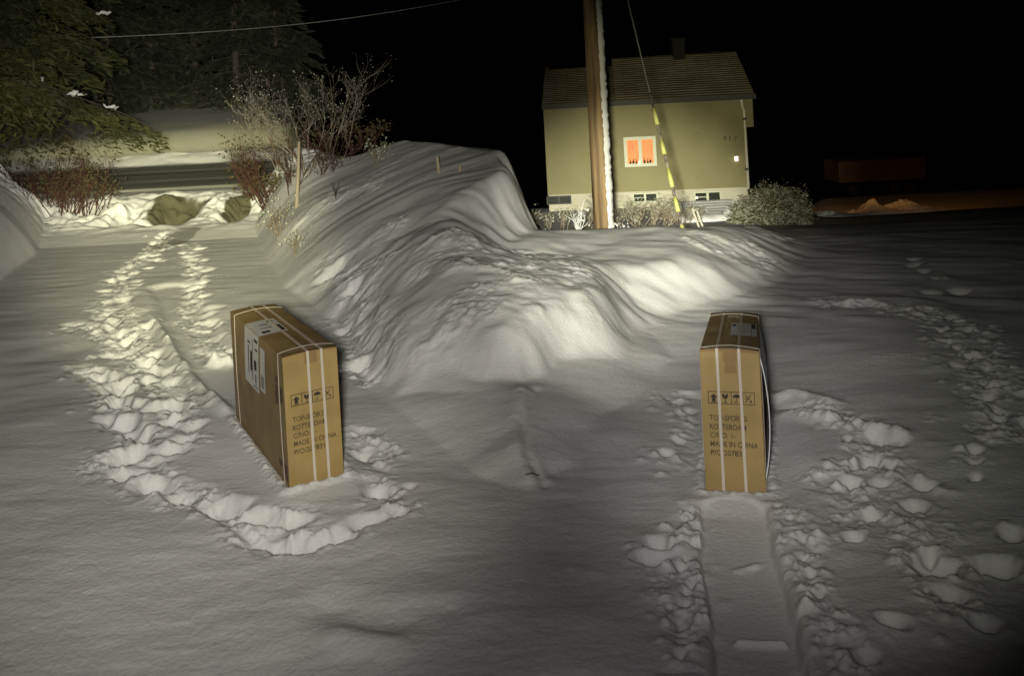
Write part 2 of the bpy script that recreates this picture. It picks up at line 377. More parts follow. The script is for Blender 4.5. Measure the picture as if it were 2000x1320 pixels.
ridge_line([(420, 1000), (500, 1045), (600, 1062)], .03, -.025, .4, 5)
# hollow tyre swirl at the foot of the bank, right of the box
for (u, v, rx, ry, dp, an) in ((655, 575, .22, .13, .10, .5), (690, 610, .12, .10, .09, .3), (715, 665, .10, .12, .09, .2), (700, 715, .14, .10, .10, .4), (735, 735, .09, .08, .08, 0), (675, 650, .10, .07, .06, .2)):
    dent(*G0(u, v), rx, ry, an, dp, .35, u, .25)
crumble([(650, 560), (700, 620), (715, 700), (740, 740)], .16, .055, 61, 5)
# shallow scours in the foreground
ridge_line([(640, 1180), (760, 1205), (860, 1200)], .09, -.02, .2, 6)
ridge_line([(660, 1240), (760, 1260)], .06, .02, .2, 9)
# cracked clod with bare twigs by the seam
ridge_line([(1020, 800), (1005, 850), (1015, 890), (1050, 935)], .06, .025, .2, 12)
ridge_line([(1050, 790), (1022, 850), (1028, 900), (1062, 945)], .02, -.02, .15, 13)

# --- right drive: sledge-like drag path in front of the box and its crumbled edges
DRAG = [(1432, 985), (1440, 1080), (1470, 1200), (1500, 1400)]
flat_strip(DRAG, .135, .035, .015)
trail([(1355, 985), (1345, 1060), (1340, 1160), (1325, 1300)], .055, .035, .045, .045, 2.5)
crumble([(1355, 985), (1345, 1060), (1340, 1160), (1325, 1300)], .09, .05, 21, 11); crumble([(1520, 960), (1560, 1060), (1600, 1170), (1660, 1310)], .07, .035, 22, 11); crumble([(1700, 865), (1680, 905), (1665, 950)], .14, .04, 23)
crumble([(1340, 770), (1355, 820), (1345, 900)], .10, .05, 24); crumble([(1630, 597), (1690, 592), (1750, 600), (1800, 618)], .15, .06, 25); crumble([(1810, 612), (1870, 640), (1900, 690), (1930, 740), (1990, 850)], .2, .05, 26); crumble([(1700, 1000), (1820, 1110), (1850, 1170)], .14, .035, 27)
trail([(1520, 960), (1560, 1060), (1600, 1170), (1660, 1310)], .09, .03, .035, .04, 1.2)
ridge_line([(1440, 1225), (1530, 1228)], .012, .02, .3, 2)
lump(*G0(1465, 1080), .07, .025, .3, .012, 4)
# curved scuffed trail to the right of the box
ridge_line([(1500, 768), (1560, 762), (1620, 782)], .05, .035, .25, 20)
ridge_line([(1500, 793), (1560, 800), (1615, 820)], .06, .045, .25, 22)
ridge_line([(1640, 820), (1690, 835), (1750, 850)], .06, .045, .25, 24)
crumble([(1500, 785), (1600, 800), (1700, 850)], .12, .05, 35)
ridge_line([(1500, 780), (1560, 784), (1620, 805), (1700, 850), (1760, 868)], .022, -.03, .2, 26)
trail([(1700, 865), (1690, 905), (1665, 940)], .10, .09, .08, .07, 2)
for (u, v, r, dp) in ((1660, 935, .095, .09), (1700, 900, .10, .08), (1740, 905, .07, .05), (1805, 945, .08, .09), (1790, 985, .1, .08), (1700, 1000, .09, .08), (1668, 1050, .085, .10), (1830, 1110, .12, .08), (1815, 1085, .08, .08),
                      (1960, 1110, .12, .09), (1975, 1045, .08, .07), (1740, 1222, .09, .08), (1300, 880, .085, .08), (1290, 1050, .09, .08), (1265, 1080, .10, .07), (1330, 800, .06, .05), (1905, 880, .09, .08), (1860, 1170, .1, .07), (1690, 1290, .08, .05), (1560, 1290, .06, .04), (1920, 1230, .1, .06)):
    dent(*G0(u, v), r, r * .85, random.uniform(-.4, .4), dp, .35, int(u) % 97)
    for _ in range(3):
        gx, gy = G0(u, v); q = random.uniform(.014, .028)
        lump(gx + random.uniform(-.16, .16), gy + random.uniform(-.14, .14), q * 1.4, q, 1, q * .7, int(v))
trail([(1330, 775), (1350, 800), (1345, 870), (1330, 930)], .10, .06, .06, .055, 2)
# far trail crossing the dark drive
trail([(1630, 597), (1690, 592), (1750, 600), (1800, 618)], .13, .07, .07, .07, 2.2)
trail([(1800, 500), (1820, 545), (1815, 590)], .22, .16, .12, .07, 1.5)
trail([(1810, 612), (1870, 640), (1900, 690), (1930, 740), (1960, 790), (1990, 850)], .12, .13, .09, .08, 2.2)
trail([(1900, 860), (1915, 910), (1885, 960)], .14, .08, .08, .06, 2)
ridge_line([(1630, 597), (1700, 592), (1780, 606)], .05, .05, .6, 31)
# orange-lit ploughed heap far right
def gq(u, v, yy): p = P(u, v, yy); return p.x, p.y
zs_ = Z.copy()
for _ in range(5):
    zs_[1:-1] = .25 * zs_[:-2] + .5 * zs_[1:-1] + .25 * zs_[2:]; zs_[:, 1:-1] = .25 * zs_[:, :-2] + .5 * zs_[:, 1:-1] + .25 * zs_[:, 2:]
bm_ = ss(2.1, 2.4, Y) * ss(13, 9, Y); Z = Z * (1 - bm_) + zs_ * bm_
pt_ = ss(-.02, .2, fbm(X * .95 + 3, Y * .95, 3, 501)); Z += ss(.02, .3, DIN) * pt_ * ss(13, 9, Y) * (.045 * np.maximum(fbm(X * 4.2, Y * 4.2, 5, 503, .6), 0) + .010 * fbm(X * 15, Y * 15, 3, 505))
Z += FINE * .0012 * fbm(X * 30, Y * 40, 3, 401) * ss(7, 4, Y)
for g, wd, seed in CR:      # loose crumbs on top of the softened prints
    xs = [p[0] for p in g]; yy = [p[1] for p in g]
    rg = region((min(xs) + max(xs)) / 2, (min(yy) + max(yy)) / 2, max(max(xs) - min(xs), max(yy) - min(yy)) / 2 + wd * 2.5)
    if rg is None: continue
    d, sg, arc = seg_dist(X[rg], Y[rg], g); n = fbm(X[rg] * 5, Y[rg] * 5, 3, seed)
    m = 1 - ss(.5, 1.6, d / wd * (1 + .9 * n)); c_ = fbm(X[rg] * 19, Y[rg] * 19, 4, seed + 40, .65)
    Z[rg] += m * .020 * np.maximum(c_ - .03, 0) + m * .004 * c_
flat_strip(DRAG, .132, .048, .008)
ridge_line([(1440, 1225), (1530, 1228)], .010, .018, .2, 2); lump(*G0(1465, 1080), .08, .025, .3, .010, 4)
for (bx_, by_, yw, bz_) in ((-.984, 4.0, R(29.7), H - 1.696), (.880, 3.77, R(-15.2), H - 1.736)):
    rg = region(bx_, by_ + .3, 1.4); dx = X[rg] - bx_; dy = Y[rg] - by_; c, s = math.cos(yw), math.sin(yw)
    lx = dx * c + dy * s; ly = -dx * s + dy * c
    ox = np.maximum(np.abs(lx) - .128, 0); oy = np.maximum(np.maximum(-ly, ly - 1.1), 0); dd = np.hypot(ox, oy)
    inn = (np.abs(lx) < .128) & (ly > 0) & (ly < 1.1)
    zt_ = bz_ + ly * (-.02 if bx_ > 0 else .0)
    k = np.where(inn, 1, 1 - ss(.02, .22, dd)); n_ = fbm(X[rg] * 14, Y[rg] * 14, 4, 71, .6)
    Z[rg] = Z[rg] * (1 - k) + (zt_ + .004) * k + np.where(inn, -.012, .014 * (1 + 1.6 * n_) * np.exp(-((dd - .03) / .025) ** 2))
Z = Z.astype(np.float64)

def ground_z(x, y_):
    i = int(np.clip(np.searchsorted(ys, y_), 1, len(ys) - 1)); 
    if abs(ys[i - 1] - y_) < abs(ys[i] - y_): i -= 1
    j = int(np.clip(round((x / Wy[i] + 1) / 2 * (NX - 1)), 0, NX - 1)); return float(Z[i, j])
def ground_at(u, v, y0=2.3, y1=60):
    a, b = ab(u, v); yy = y0
    while yy < y1:
        if H + b * yy <= ground_z(a * yy, yy): break
        yy *= 1.002
    return Vector((a * yy, yy, ground_z(a * yy, yy)))

def grid_mesh(name, X, Y, Z, m):
    ny, nx = X.shape; me = bpy.data.meshes.new(name)
    co = np.stack([X, Y, Z], -1).reshape(-1, 3).astype(np.float32)
    idx = np.arange(ny * nx).reshape(ny, nx)
    q = np.stack([idx[:-1, :-1], idx[:-1, 1:], idx[1:, 1:], idx[1:, :-1]], -1).reshape(-1, 4)
    me.vertices.add(len(co)); me.vertices.foreach_set('co', co.ravel())
    me.loops.add(q.size); me.loops.foreach_set('vertex_index', q.ravel().astype(np.int32))
    me.polygons.add(len(q)); me.polygons.foreach_set('loop_start', (np.arange(len(q)) * 4).astype(np.int32))
    me.polygons.foreach_set('use_smooth', np.ones(len(q), bool)); me.update(calc_edges=True); me.validate()
    me.materials.append(m); o = bpy.data.objects.new(name, me); C.objects.link(o); return o
bare = np.zeros(X.shape)
for (u, v, rx_, ry_) in ((338, 430, .40, .55), (462, 420, .20, .60), (345, 470, .22, .9)):
    p_ = ground_at(u, v, 9, 16); e_ = np.hypot((X - p_.x) / rx_, (Y - p_.y) / ry_) * (1 + .5 * fbm(X * 2.5, Y * 2.5, 4, 19)); bare = np.maximum(bare, (1 - ss(.85, 1.0, e_)) * (1 if v < 450 else .6))
gnd = tag(grid_mesh('snowy_ground', X, Y, Z, M['snow']), kind='structure')
at_ = gnd.data.attributes.new('bare', 'FLOAT', 'POINT'); at_.data.foreach_set('value', bare.astype(np.float32).ravel())
t = M['snow'].node_tree; b = t.nodes['Principled BSDF']; old = b.inputs['Base Color'].links[0].from_socket
an = t.nodes.new('ShaderNodeAttribute'); an.attribute_name = 'bare'; mx = t.nodes.new('ShaderNodeMixRGB'); mx.inputs[2].default_value = (.115, .11, .068, 1)
t.links.new(an.outputs['Fac'], mx.inputs[0]); t.links.new(old, mx.inputs[1]); t.links.new(mx.outputs[0], b.inputs['Base Color'])

# road beyond the mouth of the drive: packed, tyre-polished snow
ry = np.linspace(15.75, 20.35, 60); rx = np.linspace(-30, -2.6, 160)
RX, RY = np.meshgrid(rx, ry); RZ = base_height(RX, RY)[0] 
base_r = np.interp(RY, [15.1, 15.9, 20.4], [.44, .44, .60])
RZ = base_r + .035 - .02 * np.exp(-((RY - 17.0) / .25) ** 2) - .02 * np.exp(-((RY - 18.9) / .25) ** 2) + .006 * fbm(RX, RY * 6, 3, 4)
RZ[0] -= .1; RZ[-1] -= .1
tag(grid_mesh('road', RX, RY, RZ, M['road']), kind='structure')

# ------------------------------------------------------------------ cardboard boxes
BW, BL, BH = .256, 1.10, .60
def bulge(p):
    x, y_, z = p; k = 1 - (2 * x / BW) ** 2; ky = max(0, 1 - (2 * y_ / BL - 1) ** 2); kz = max(0, 1 - (2 * z / BH - 1) ** 2)
    return (x + (1 if x > 0 else -1) * .012 * min(1, abs(2 * x / BW)) * ky * kz, y_, z + (.007 * max(0, k) * (z / BH)))
def patch(pts_uv, surf, off, nu=10, nv=10):
    """quad patch lying on a face of the carton. surf: 'front','top','left','right'"""
    mb = MB(); (u0, u1), (v0, v1) = pts_uv
    for j in range(nv + 1):
        for i in range(nu + 1):
            u = u0 + (u1 - u0) * i / nu; v = v0 + (v1 - v0) * j / nv
            if surf == 'front': p = bulge((u, 0, v)); p = (p[0], p[1] - off, p[2])
            if surf == 'top': p = bulge((u, v, BH)); p = (p[0], p[1], p[2] + off)
            if surf == 'left': p = bulge((-BW / 2, u, v)); p = (p[0] - off, p[1], p[2])
            if surf == 'right': p = bulge((BW / 2, u, v)); p = (p[0] + off, p[1], p[2])
            mb.v.append(p)
    for j in range(nv):
        for i in range(nu):
            a = j * (nu + 1) + i; mb.f.append((a, a + 1, a + nu + 2, a + nu + 1) if surf != 'left' else (a + 1, a, a + nu + 1, a + nu + 2))
    return mb
def merge(*mbs):
    o = MB()
    for m in mbs:
        n = len(o.v); o.v += m.v; o.f += [tuple(i + n for i in f) for f in m.f]
    return o
def path_ribbon(pts, normals, side, wd, th=.0012):
    mb = MB()
    for p, n_ in zip(pts, normals):
        p = Vector(p); n_ = Vector(n_); s = Vector(side) * wd / 2
        mb.v += [tuple(p - s + n_ * .0008), tuple(p - s + n_ * (.0008 + th)), tuple(p + s + n_ * (.0008 + th)), tuple(p + s + n_ * .0008)]
    for i in range(len(pts) - 1):
        a = i * 4
        for j in range(4): mb.f.append((a + j, a + (j + 1) % 4, a + 4 + (j + 1) % 4, a + 4 + j))
    return mb
def text_mb(txt, size, width=None):
    cu = bpy.data.curves.new('t', 'FONT'); cu.body = txt; cu.size = size; cu.resolution_u = 3; cu.offset = .0006
    o = bpy.data.objects.new('t', cu); C.objects.link(o); bpy.context.view_layer.update()
    me = bpy.data.meshes.new_from_object(o.evaluated_get(bpy.context.evaluated_depsgraph_get()))
    mb = MB(); mb.v = [tuple(v.co) for v in me.vertices]; mb.f = [tuple(p.vertices) for p in me.polygons]
    bpy.data.objects.remove(o); bpy.data.curves.remove(cu); bpy.data.meshes.remove(me)
    if width:
        x0 = min(v[0] for v in mb.v); x1 = max(v[0] for v in mb.v); k = width / (x1 - x0); mb.v = [((v[0] - x0) * k, v[1], v[2]) for v in mb.v]
    return mb
def on_front(mb, x, z, off=.0014):
    mb.v = [(v[0] + x, -off, v[1] + z) for v in mb.v]; return mb
def p2(mb, pts): mb.poly([(x, y_, 0) for x, y_ in pts]); return mb
def icons():
    m = MB(); w = .049; h = .054; t = .0028
    for i in range(4):
        x = i * w
        p2(m, [(x, 0), (x + w, 0), (x + w, t), (x, t)]); p2(m, [(x, h - t), (x + w, h - t), (x + w, h), (x, h)])
        p2(m, [(x, t), (x + t, t), (x + t, h - t), (x, h - t)])
    p2(m, [(4 * w, 0), (4 * w + t, 0), (4 * w + t, h), (4 * w, h)])
    # arrow
    c = w / 2; p2(m, [(c - .008, .010), (c + .008, .010), (c + .008, .028), (c - .008, .028)]); p2(m, [(c - .016, .028), (c + .016, .028), (c, .044)])
    p2(m, [(c - .014, .005), (c + .014, .005), (c + .014, .008), (c - .014, .008)])
    # glass
    c = 1.5 * w; p2(m, [(c - .014, .044), (c - .010, .026), (c, .021), (c + .010, .026), (c + .014, .044), (c + .004, .044), (c, .034), (c - .004, .044)])
    p2(m, [(c - .002, .009), (c + .002, .009), (c + .002, .021), (c - .002, .021)]); p2(m, [(c - .010, .006), (c + .010, .006), (c + .010, .009), (c - .010, .009)])
    # umbrella
    c = 2.5 * w; p2(m, [(c + .017 * math.cos(math.pi * k / 8), .029 + .015 * math.sin(math.pi * k / 8)) for k in range(9)])
    p2(m, [(c - .0012, .012), (c + .0012, .012), (c + .0012, .029), (c - .0012, .029)]); p2(m, [(c - .009, .008), (c + .0012, .008), (c + .0012, .012), (c - .009, .012)])
    # crossed-out hook
    c = 3.5 * w
    for (a, b) in (((-.012, .044), (.014, .010)), ((.012, .044), (-.013, .010)), ((-.013, .024), (-.006, .030)), ((.006, .008), (.014, .018))):
        dx, dy = b[0] - a[0], b[1] - a[1]; l = math.hypot(dx, dy); nx, ny = -dy / l * .0016, dx / l * .0016
        p2(m, [(c + a[0] - nx, a[1] - ny), (c + b[0] - nx, b[1] - ny), (c + b[0] + nx, b[1] + ny), (c + a[0] + nx, a[1] + ny)])
    return m

def make_box(loc, yaw, pitch, roll, label, straps_x, side_sheet, variant):
    rot = (Matrix.Rotation(yaw, 3, 'Z') @ Matrix.Rotation(pitch, 3, 'X') @ Matrix.Rotation(roll, 3, 'Y'))
    r = empty('cardboard_box', loc, label, 'cardboard box', None, rot)
    # body: closed subdivided carton with a slight bulge
    bm = bmesh.new(); n = 14
    bmesh.ops.create_cube(bm, size=1); bmesh.ops.subdivide_edges(bm, edges=bm.edges[:], cuts=n, use_grid_fill=True)
    for v in bm.verts:
        x, y_, z = v.co.x * BW, (v.co.y + .5) * BL, (v.co.z + .5) * BH
        q = bulge((x, y_, z)); 
        v.co = q
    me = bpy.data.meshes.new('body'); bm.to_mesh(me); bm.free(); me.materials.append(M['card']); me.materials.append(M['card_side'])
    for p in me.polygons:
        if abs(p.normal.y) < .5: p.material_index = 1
    b = bpy.data.objects.new('body', me); C.objects.link(b); b.parent = r
    bv = b.modifiers.new('bevel', 'BEVEL'); bv.width = .0035; bv.segments = 2; bv.limit_method = 'ANGLE'; bv.angle_limit = R(50)
    # seam tape on top, folded over the front edge
    merge(patch(((-.03, .03), (0, BL)), 'top', .0009, 6, 20), patch(((-.03, .03), (BH - .055, BH)), 'front', .0009, 4, 3)).build('seam_tape', M['tape'], r)
    tp = merge(patch(((-BW / 2 + .001, BW / 2 - .001), (0.0, .055)), 'top', .0016, 8, 2), patch(((-BW / 2 + .001, BW / 2 - .001), (BH - (.012 if variant else .006), BH)), 'front', .0012, 8, 2))
    tp.build('edge_tape', M['tape'], r)
    if variant:
        pq = MB(); pq.poly([(-.025, -.0011, BH - .10), (.028, -.0011, BH - .095), (.022, -.0011, BH - .03), (-.02, -.0011, BH - .03)]); pq.build('tape_patch', M['tape'], r)
        patch(((-.118, -.066), (.42, .60)), 'top', .0012, 4, 4).build('tape_patch', M['tape'], r)
    # lengthwise straps over front and top
    for sx, lean in straps_x:
        zs = [BH * k / 12 for k in range(13)]
        pts = [(sx + lean * (1 - z / BH), 0, z) for z in zs]; nr = [(0, -1, 0)] * 12 + [(0, -.7, .7)]
        for k in range(1, 21):
            q = bulge((sx, BL * k / 20, BH)); pts.append(q); nr.append((0, 0, 1))
        q0 = bulge((sx, 0, BH)); pts[12] = q0
        path_ribbon(pts, [tuple(Vector(a) * 1.8) for a in nr], (1, 0, 0), .012).build('long_strap', M['strap'], r)
    # cross straps round the sides and over the crowned top
    for sy in (.075 if not variant else .05, .985):
        pts = []; nr = []
        for k in range(13): q = bulge((-BW / 2, sy, BH * k / 12)); pts.append(q); nr.append((-1, 0, 0) if k < 12 else (-.7, 0, .7))
        for k in range(1, 12): q = bulge((-BW / 2 + BW * k / 12, sy, BH)); pts.append((q[0], q[1], q[2] + .006 * math.sin(math.pi * k / 12))); nr.append((0, 0, 1))
        for k in range(13): q = bulge((BW / 2, sy, BH * (1 - k / 12))); pts.append(q); nr.append((1, 0, 0) if k > 0 else (.7, 0, .7))
        path_ribbon(pts, [tuple(Vector(a) * 1.0) for a in nr], (0, 1, 0), .010, .0018).build('cross_strap', M['strap'], r)
    # printing
    on_front(icons(), -.100, .370).build('handling_symbols', M['ink'], r)
    for txt, z, wd in (('TOP-SPORTS', .300, .160), ('ROTTERDAM', .262, .155), ('C/NO. 1-', .226, .108), ('MADE IN CHINA', .189, .200), ('P/O:207831', .152, .142)):
        on_front(text_mb(txt, .032, wd), -.098, z).build('printed_line', M['ink_worn'], r)
    if not variant:
        lb = merge(patch(((.43, .73), (BH - .28, BH)), 'left', .0022, 8, 8), patch(((-BW / 2, .02), (.43, .73)), 'top', .0022, 6, 6)).build('shipping_label', M['paper'], r)
        l2 = patch(((.31, .40), (BH - .25, BH - .04)), 'left', .0022, 4, 4).build('shipping_label', M['paper'], r)
        pr = MB()
        for (y0, y1, z0, z1) in ((.45, .52, .56, .575), (.45, .50, .52, .53), (.56, .60, .40, .50), (.63, .645, .38, .52), (.47, .52, .42, .47), (.60, .66, .53, .54), (.48, .50, .36, .40), (.55, .56, .36, .56), (.45, .54, .335, .34)):
            pr = merge(pr, patch(((y0, y1), (z0, z1)), 'left', .003, 2, 2))
        for (x0, x1, y0, y1) in ((-.08, -.04, .62, .635), (-.09, -.03, .55, .562), (-.01, .012, .45, .58), (-.10, -.06, .46, .50), (-.03, .0, .66, .69), (-.05, .01, .60, .605)):
            pr = merge(pr, patch(((x0, x1), (y0, y1)), 'top', .003, 2, 2))
        pr.build('label_print', M['ink'], lb)
        p3 = MB()
        for k in range(5): p3 = merge(p3, patch(((.33, .385), (.37 + k * .012, .376 + k * .012)), 'left', .003, 2, 1))
        p3.build('label_print', M['ink'], l2)
        for pr_ in (((.095, .135), (.46, .49)), ((.03, .068), (.38, .455)), ((.10, .14), (.36, .45)), ((.02, .068), (.03, .10)), ((.10, .15), (.07, .10))):
            patch(pr_, 'left', .0012, 2, 2).build('side_print', M['ink_worn'], r)
    else:
        lb = patch(((-.005, .118), (.34, .70)), 'top', .0022, 5, 5).build('shipping_label', M['paper'], r)
        pr = MB()
        for (x0, x1, y0, y1) in ((.002, .02, .60, .66), (.095, .114, .55, .69), (.03, .085, .62, .635), (.03, .08, .55, .56), (.03, .085, .47, .48), (.04, .07, .41, .42), (.092, .094, .36, .69)):
            pr = merge(pr, patch(((x0, x1), (y0, y1)), 'top', .003, 2, 2))
        pr.build('label_print', M['ink'], lb)
    if side_sheet:
        mb = MB(); n = 16
        for j in range(n + 1):
            for i in range(2):
                z = .06 + (BH - .10) * j / n; yy = .03 if i == 0 else .95
                mb.v.append((BW / 2 + .004 + .026 * math.sin(math.pi * j / n) ** .8, yy, z))
        for j in range(n): mb.f.append((2 * j, 2 * j + 1, 2 * j + 3, 2 * j + 2))
        # give the sheet its own thickness
        o = mb.build('side_sheet', M['white_sheet'], r); sm = o.modifiers.new('solid', 'SOLIDIFY'); sm.thickness = .004; sm.offset = -1
    return r
make_box(Vector((-.984, 4.0, H - 1.696)), R(29.7), R(.5), R(-.5), 'tall brown carton seen from its corner, white shipping label folded over its top edge', ((-.012, .002), (.052, .004)), False, 0)
make_box(Vector((.880, 3.77, H - 1.736)), R(-15.2), R(-5.6), R(.1), 'tall brown carton seen end-on beside the drag path, label flat on its top', ((-.054, .004), (.040, .004)), True, 1)

# ------------------------------------------------------------------ house
HY = 24.0
def hx(u, v=280, y_=HY): return P(u, v, y_).x
def hz(u, v, y_=HY): return P(u, v, y_).z
hx0, hx1 = hx(1064), hx(1458); zf = hz(1300, 374); ze = hz(1400, 192)
house = empty('house', (hx1, HY, hz(1400, 398)), 'two-part green rendered house with one lit orange window behind the mound', 'house')
hm = Matrix.Translation(-house.location)
def hb(mb, name, m, parent=house, smooth=False, bevel=0):
    if parent is house or parent.parent is house: mb.v = [tuple(Vector(v) - house.location) for v in mb.v]
    return mb.build(name, m, parent, smooth, bevel)
hb(MB().box(hx0, hx1, HY, HY + 5.2, zf, ze + .05), 'wall', M['render'])
hb(MB().box(hx0 + .02, hx1 - .02, HY + .03, HY + 5.1, zf - 1.0, zf), 'foundation', M['found'])
# gable triangles
rz = hz(1400, 105, HY + 2.5)
for x in (hx0 + .001, hx1 - .001):
    g = MB(); g.v += [(x - .05, HY + .1, ze), (x - .05, HY + 5.1, ze), (x - .05, HY + 2.5, rz - .12), (x + .05, HY + .1, ze), (x + .05, HY + 5.1, ze), (x + .05, HY + 2.5, rz - .12)]
    n = len(g.v) - 6; g.f += [(n, n + 1, n + 2), (n + 5, n + 4, n + 3), (n, n + 3, n + 4, n + 1), (n + 1, n + 4, n + 5, n + 2), (n + 2, n + 5, n + 3, n)]
    hb(g, 'gable', M['render'])
def roof(xa, xb, drop, name):
    """tiled roof: overlapping courses as real steps"""
    mb = MB(); nr_ = 20; y0, z0 = HY - .42, ze + .03; y1, z1 = HY + 2.5, rz - drop
    for k in range(nr_):
        ya = y0 + (y1 - y0) * k / nr_; yb = y0 + (y1 - y0) * (k + 1) / nr_ + .03; za = z0 + (z1 - z0) * k / nr_ + .045; zb = z0 + (z1 - z0) * (k + 1) / nr_ + .02
        nxs = int((xb - xa) / .30)
        for i in range(nxs):
            x0 = xa + (xb - xa) * i / nxs; x1 = xa + (xb - xa) * (i + 1) / nxs - .012; q = random.uniform(-.006, .006)
            mb.box(x0, x1, ya, ya + .03, za - .05 + q, za + q)
            mb.poly([(x0, ya, za + q), (x1, ya, za + q), (x1, yb, zb + q), (x0, yb, zb + q)])
    mb.poly([(xa, y0, z0), (xa, y1, z1), (xb, y1, z1), (xb, y0, z0)])
    mb.poly([(xa, y1, z1 + .03), (xa, y1 + (y1 - y0), z0), (xb, y1 + (y1 - y0), z0), (xb, y1, z1 + .03)])
    return hb(mb, name, M['roof'])
xs_ = hx(1200, 150)
rf = roof(xs_, hx(1474), 0, 'roof'); rf2 = roof(hx0, xs_ - .01, .22, 'roof')
ch_ = MB().box(hx(1298, 90, HY + 2.4), hx(1321, 90, HY + 2.4), HY + 2.2, HY + 2.75, rz - .4, hz(1310, 80, HY + 2.4)); ch_.box(hx(1296, 90, HY + 2.4), hx(1323, 90, HY + 2.4), HY + 2.16, HY + 2.79, hz(1310, 80, HY + 2.4) + .001, hz(1310, 76, HY + 2.4))
hb(ch_, 'chimney', M['chim'], rf)
gt = MB().box(hx0, hx(1475), HY - .50, HY - .425, ze - .07, ze + .06); hb(gt, 'gutter', M['dark'])
gt = MB().box(hx0, hx(1474), HY - .42, HY - .002, ze - .04, ze - .01); hb(gt, 'eave_board', M['dark'])
hb(MB().box(hx(1457.5), hx(1476), HY + .2, HY + .32, hz(1465, 249), ze), 'verge_panel', M['render'])
house.rotation_euler = (0, 0, R(-6))
# downpipe with brackets
dp = MB(); dx_ = hx1 - .03
dp.tube([(dx_ - .10, HY - .35, ze - .08), (dx_ - .05, HY - .10, ze - .25), (dx_, HY - .07, ze - .40), (dx_ + .01, HY - .07, hz(1465, 368))], .038, 8)
pipe = hb(dp, 'downpipe', M['pipe'], house, True)
for v in (232, 330): z = hz(1462, v); hb(MB().box(dx_ - .05, dx_ + .05, HY - .12, HY, z - .03, z + .03), 'bracket', M['dark'], pipe)
# lit window
wx0, wx1, wz0, wz1 = hx(1221, 300), hx(1284, 300), hz(1252, 327), hz(1252, 268)
win = MB(); fw = .085; yf = HY - .05
win.box(wx0, wx1, yf, HY - .001, wz0, wz0 + fw).box(wx0, wx1, yf, HY - .001, wz1 - fw, wz1).box(wx0, wx0 + fw, yf, HY - .001, wz0 + fw, wz1 - fw).box(wx1 - fw, wx1, yf, HY - .001, wz0 + fw, wz1 - fw)
mc = (wx0 + wx1) / 2; win.box(mc - .045, mc + .045, yf, HY - .001, wz0 + fw, wz1 - fw)
wo = hb(win, 'lit_window', M['frame'])
mm = bpy.data.materials.new('lit_curtain'); mm.use_nodes = True; t = mm.node_tree; b = t.nodes['Principled BSDF']; b.inputs['Base Color'].default_value = (.25, .10, .04, 1)
tc = t.nodes.new('ShaderNodeTexCoord'); mp = t.nodes.new('ShaderNodeMapping'); mp.inputs['Scale'].default_value = (9, 1, 1.2); nz = t.nodes.new('ShaderNodeTexNoise'); nz.inputs['Scale'].default_value = 2.2; cr = t.nodes.new('ShaderNodeValToRGB')
cr.color_ramp.elements[0].position = .3; cr.color_ramp.elements[0].color = (.72, .14, .02, 1); cr.color_ramp.elements[1].position = .7; cr.color_ramp.elements[1].color = (.95, .31, .065, 1)
t.links.new(tc.outputs['Object'], mp.inputs[0]); t.links.new(mp.outputs[0], nz.inputs['Vector']); t.links.new(nz.outputs[0], cr.inputs[0]); t.links.new(cr.outputs[0], b.inputs['Emission Color']); b.inputs['Emission Strength'].default_value = .85
for (a, c_) in ((wx0 + fw, mc - .045), (mc + .045, wx1 - fw)):
    cu_ = MB(); n = 24
    for i in range(n + 1):
        x = a + (c_ - a) * i / n; yy = HY - .012 - .006 * math.sin(i * 1.7)
        cu_.v += [(x, yy, wz0 + fw), (x, yy, wz1 - fw)]
    for i in range(n): cu_.f.append((2 * i, 2 * i + 2, 2 * i + 3, 2 * i + 1))
    hb(cu_, 'curtain', mm, wo, True)
# pots and plants on the sill
for k, fx in enumerate((.18, .27, .36, .62, .72, .80)):
    x = wx0 + (wx1 - wx0) * fx; mb = MB(); z = wz0 + fw
    mb.tube([(x, yf + .018, z), (x, yf + .018, z + .055 + .02 * (k % 2))], [.022, .030], 8)
    for j in range(5): mb.tube([(x, yf + .018, z + .06), (x + random.uniform(-.03, .03), yf + .015, z + random.uniform(.09, .17))], [.005, .002], 3)
    hb(mb, 'pot_plant', M['dark'], wo)
lm = mat('lamp_white', (.9, .8, .7), .5, emit=(1, .85, .68), estr=1.6)
hb(MB().tube([(wx0 + (wx1 - wx0) * .455, yf - .03, wz0 + fw), (wx0 + (wx1 - wx0) * .455, yf - .03, wz0 + fw + .07)], .018, 8), 'glowing_mug', lm, wo)  # white mug on the sill, given a glow of its own
# cellar windows
for (u0, u1, v0, v1) in ((1237, 1286, 379, 398), (1357, 1409, 375, 396), (1067, 1116, 385, 404)):
    um = (u0 + u1) / 2; x0, x1, z0, z1 = hx(u0, v0), hx(u1, v0), hz(um, v1), hz(um, v0) ; z1 = min(z1, zf - .03)
    c = MB(); f_ = .035; xm = (x0 + x1) / 2; yb = HY + .029
    c.box(x0, x1, yb - .05, yb, z0, z0 + f_).box(x0, x1, yb - .05, yb, z1 - f_, z1).box(x0, x0 + f_, yb - .05, yb, z0 + f_, z1 - f_).box(x1 - f_, x1, yb - .05, yb, z0 + f_, z1 - f_).box(xm - .03, xm + .03, yb - .05, yb, z0 + f_, z1 - f_)
    c.box(x0 + f_, xm - .03, yb - .035, yb - .02, (z0 + z1) / 2 - .01, (z0 + z1) / 2 + .012)
    wn = hb(c, 'cellar_window', M['frame'] if u0 > 1100 else M['dark']); hb(MB().box(x0 + f_, x1 - f_, yb - .012, yb - .004, z0 + f_, z1 - f_), 'pane', M['glass_dark'], wn)
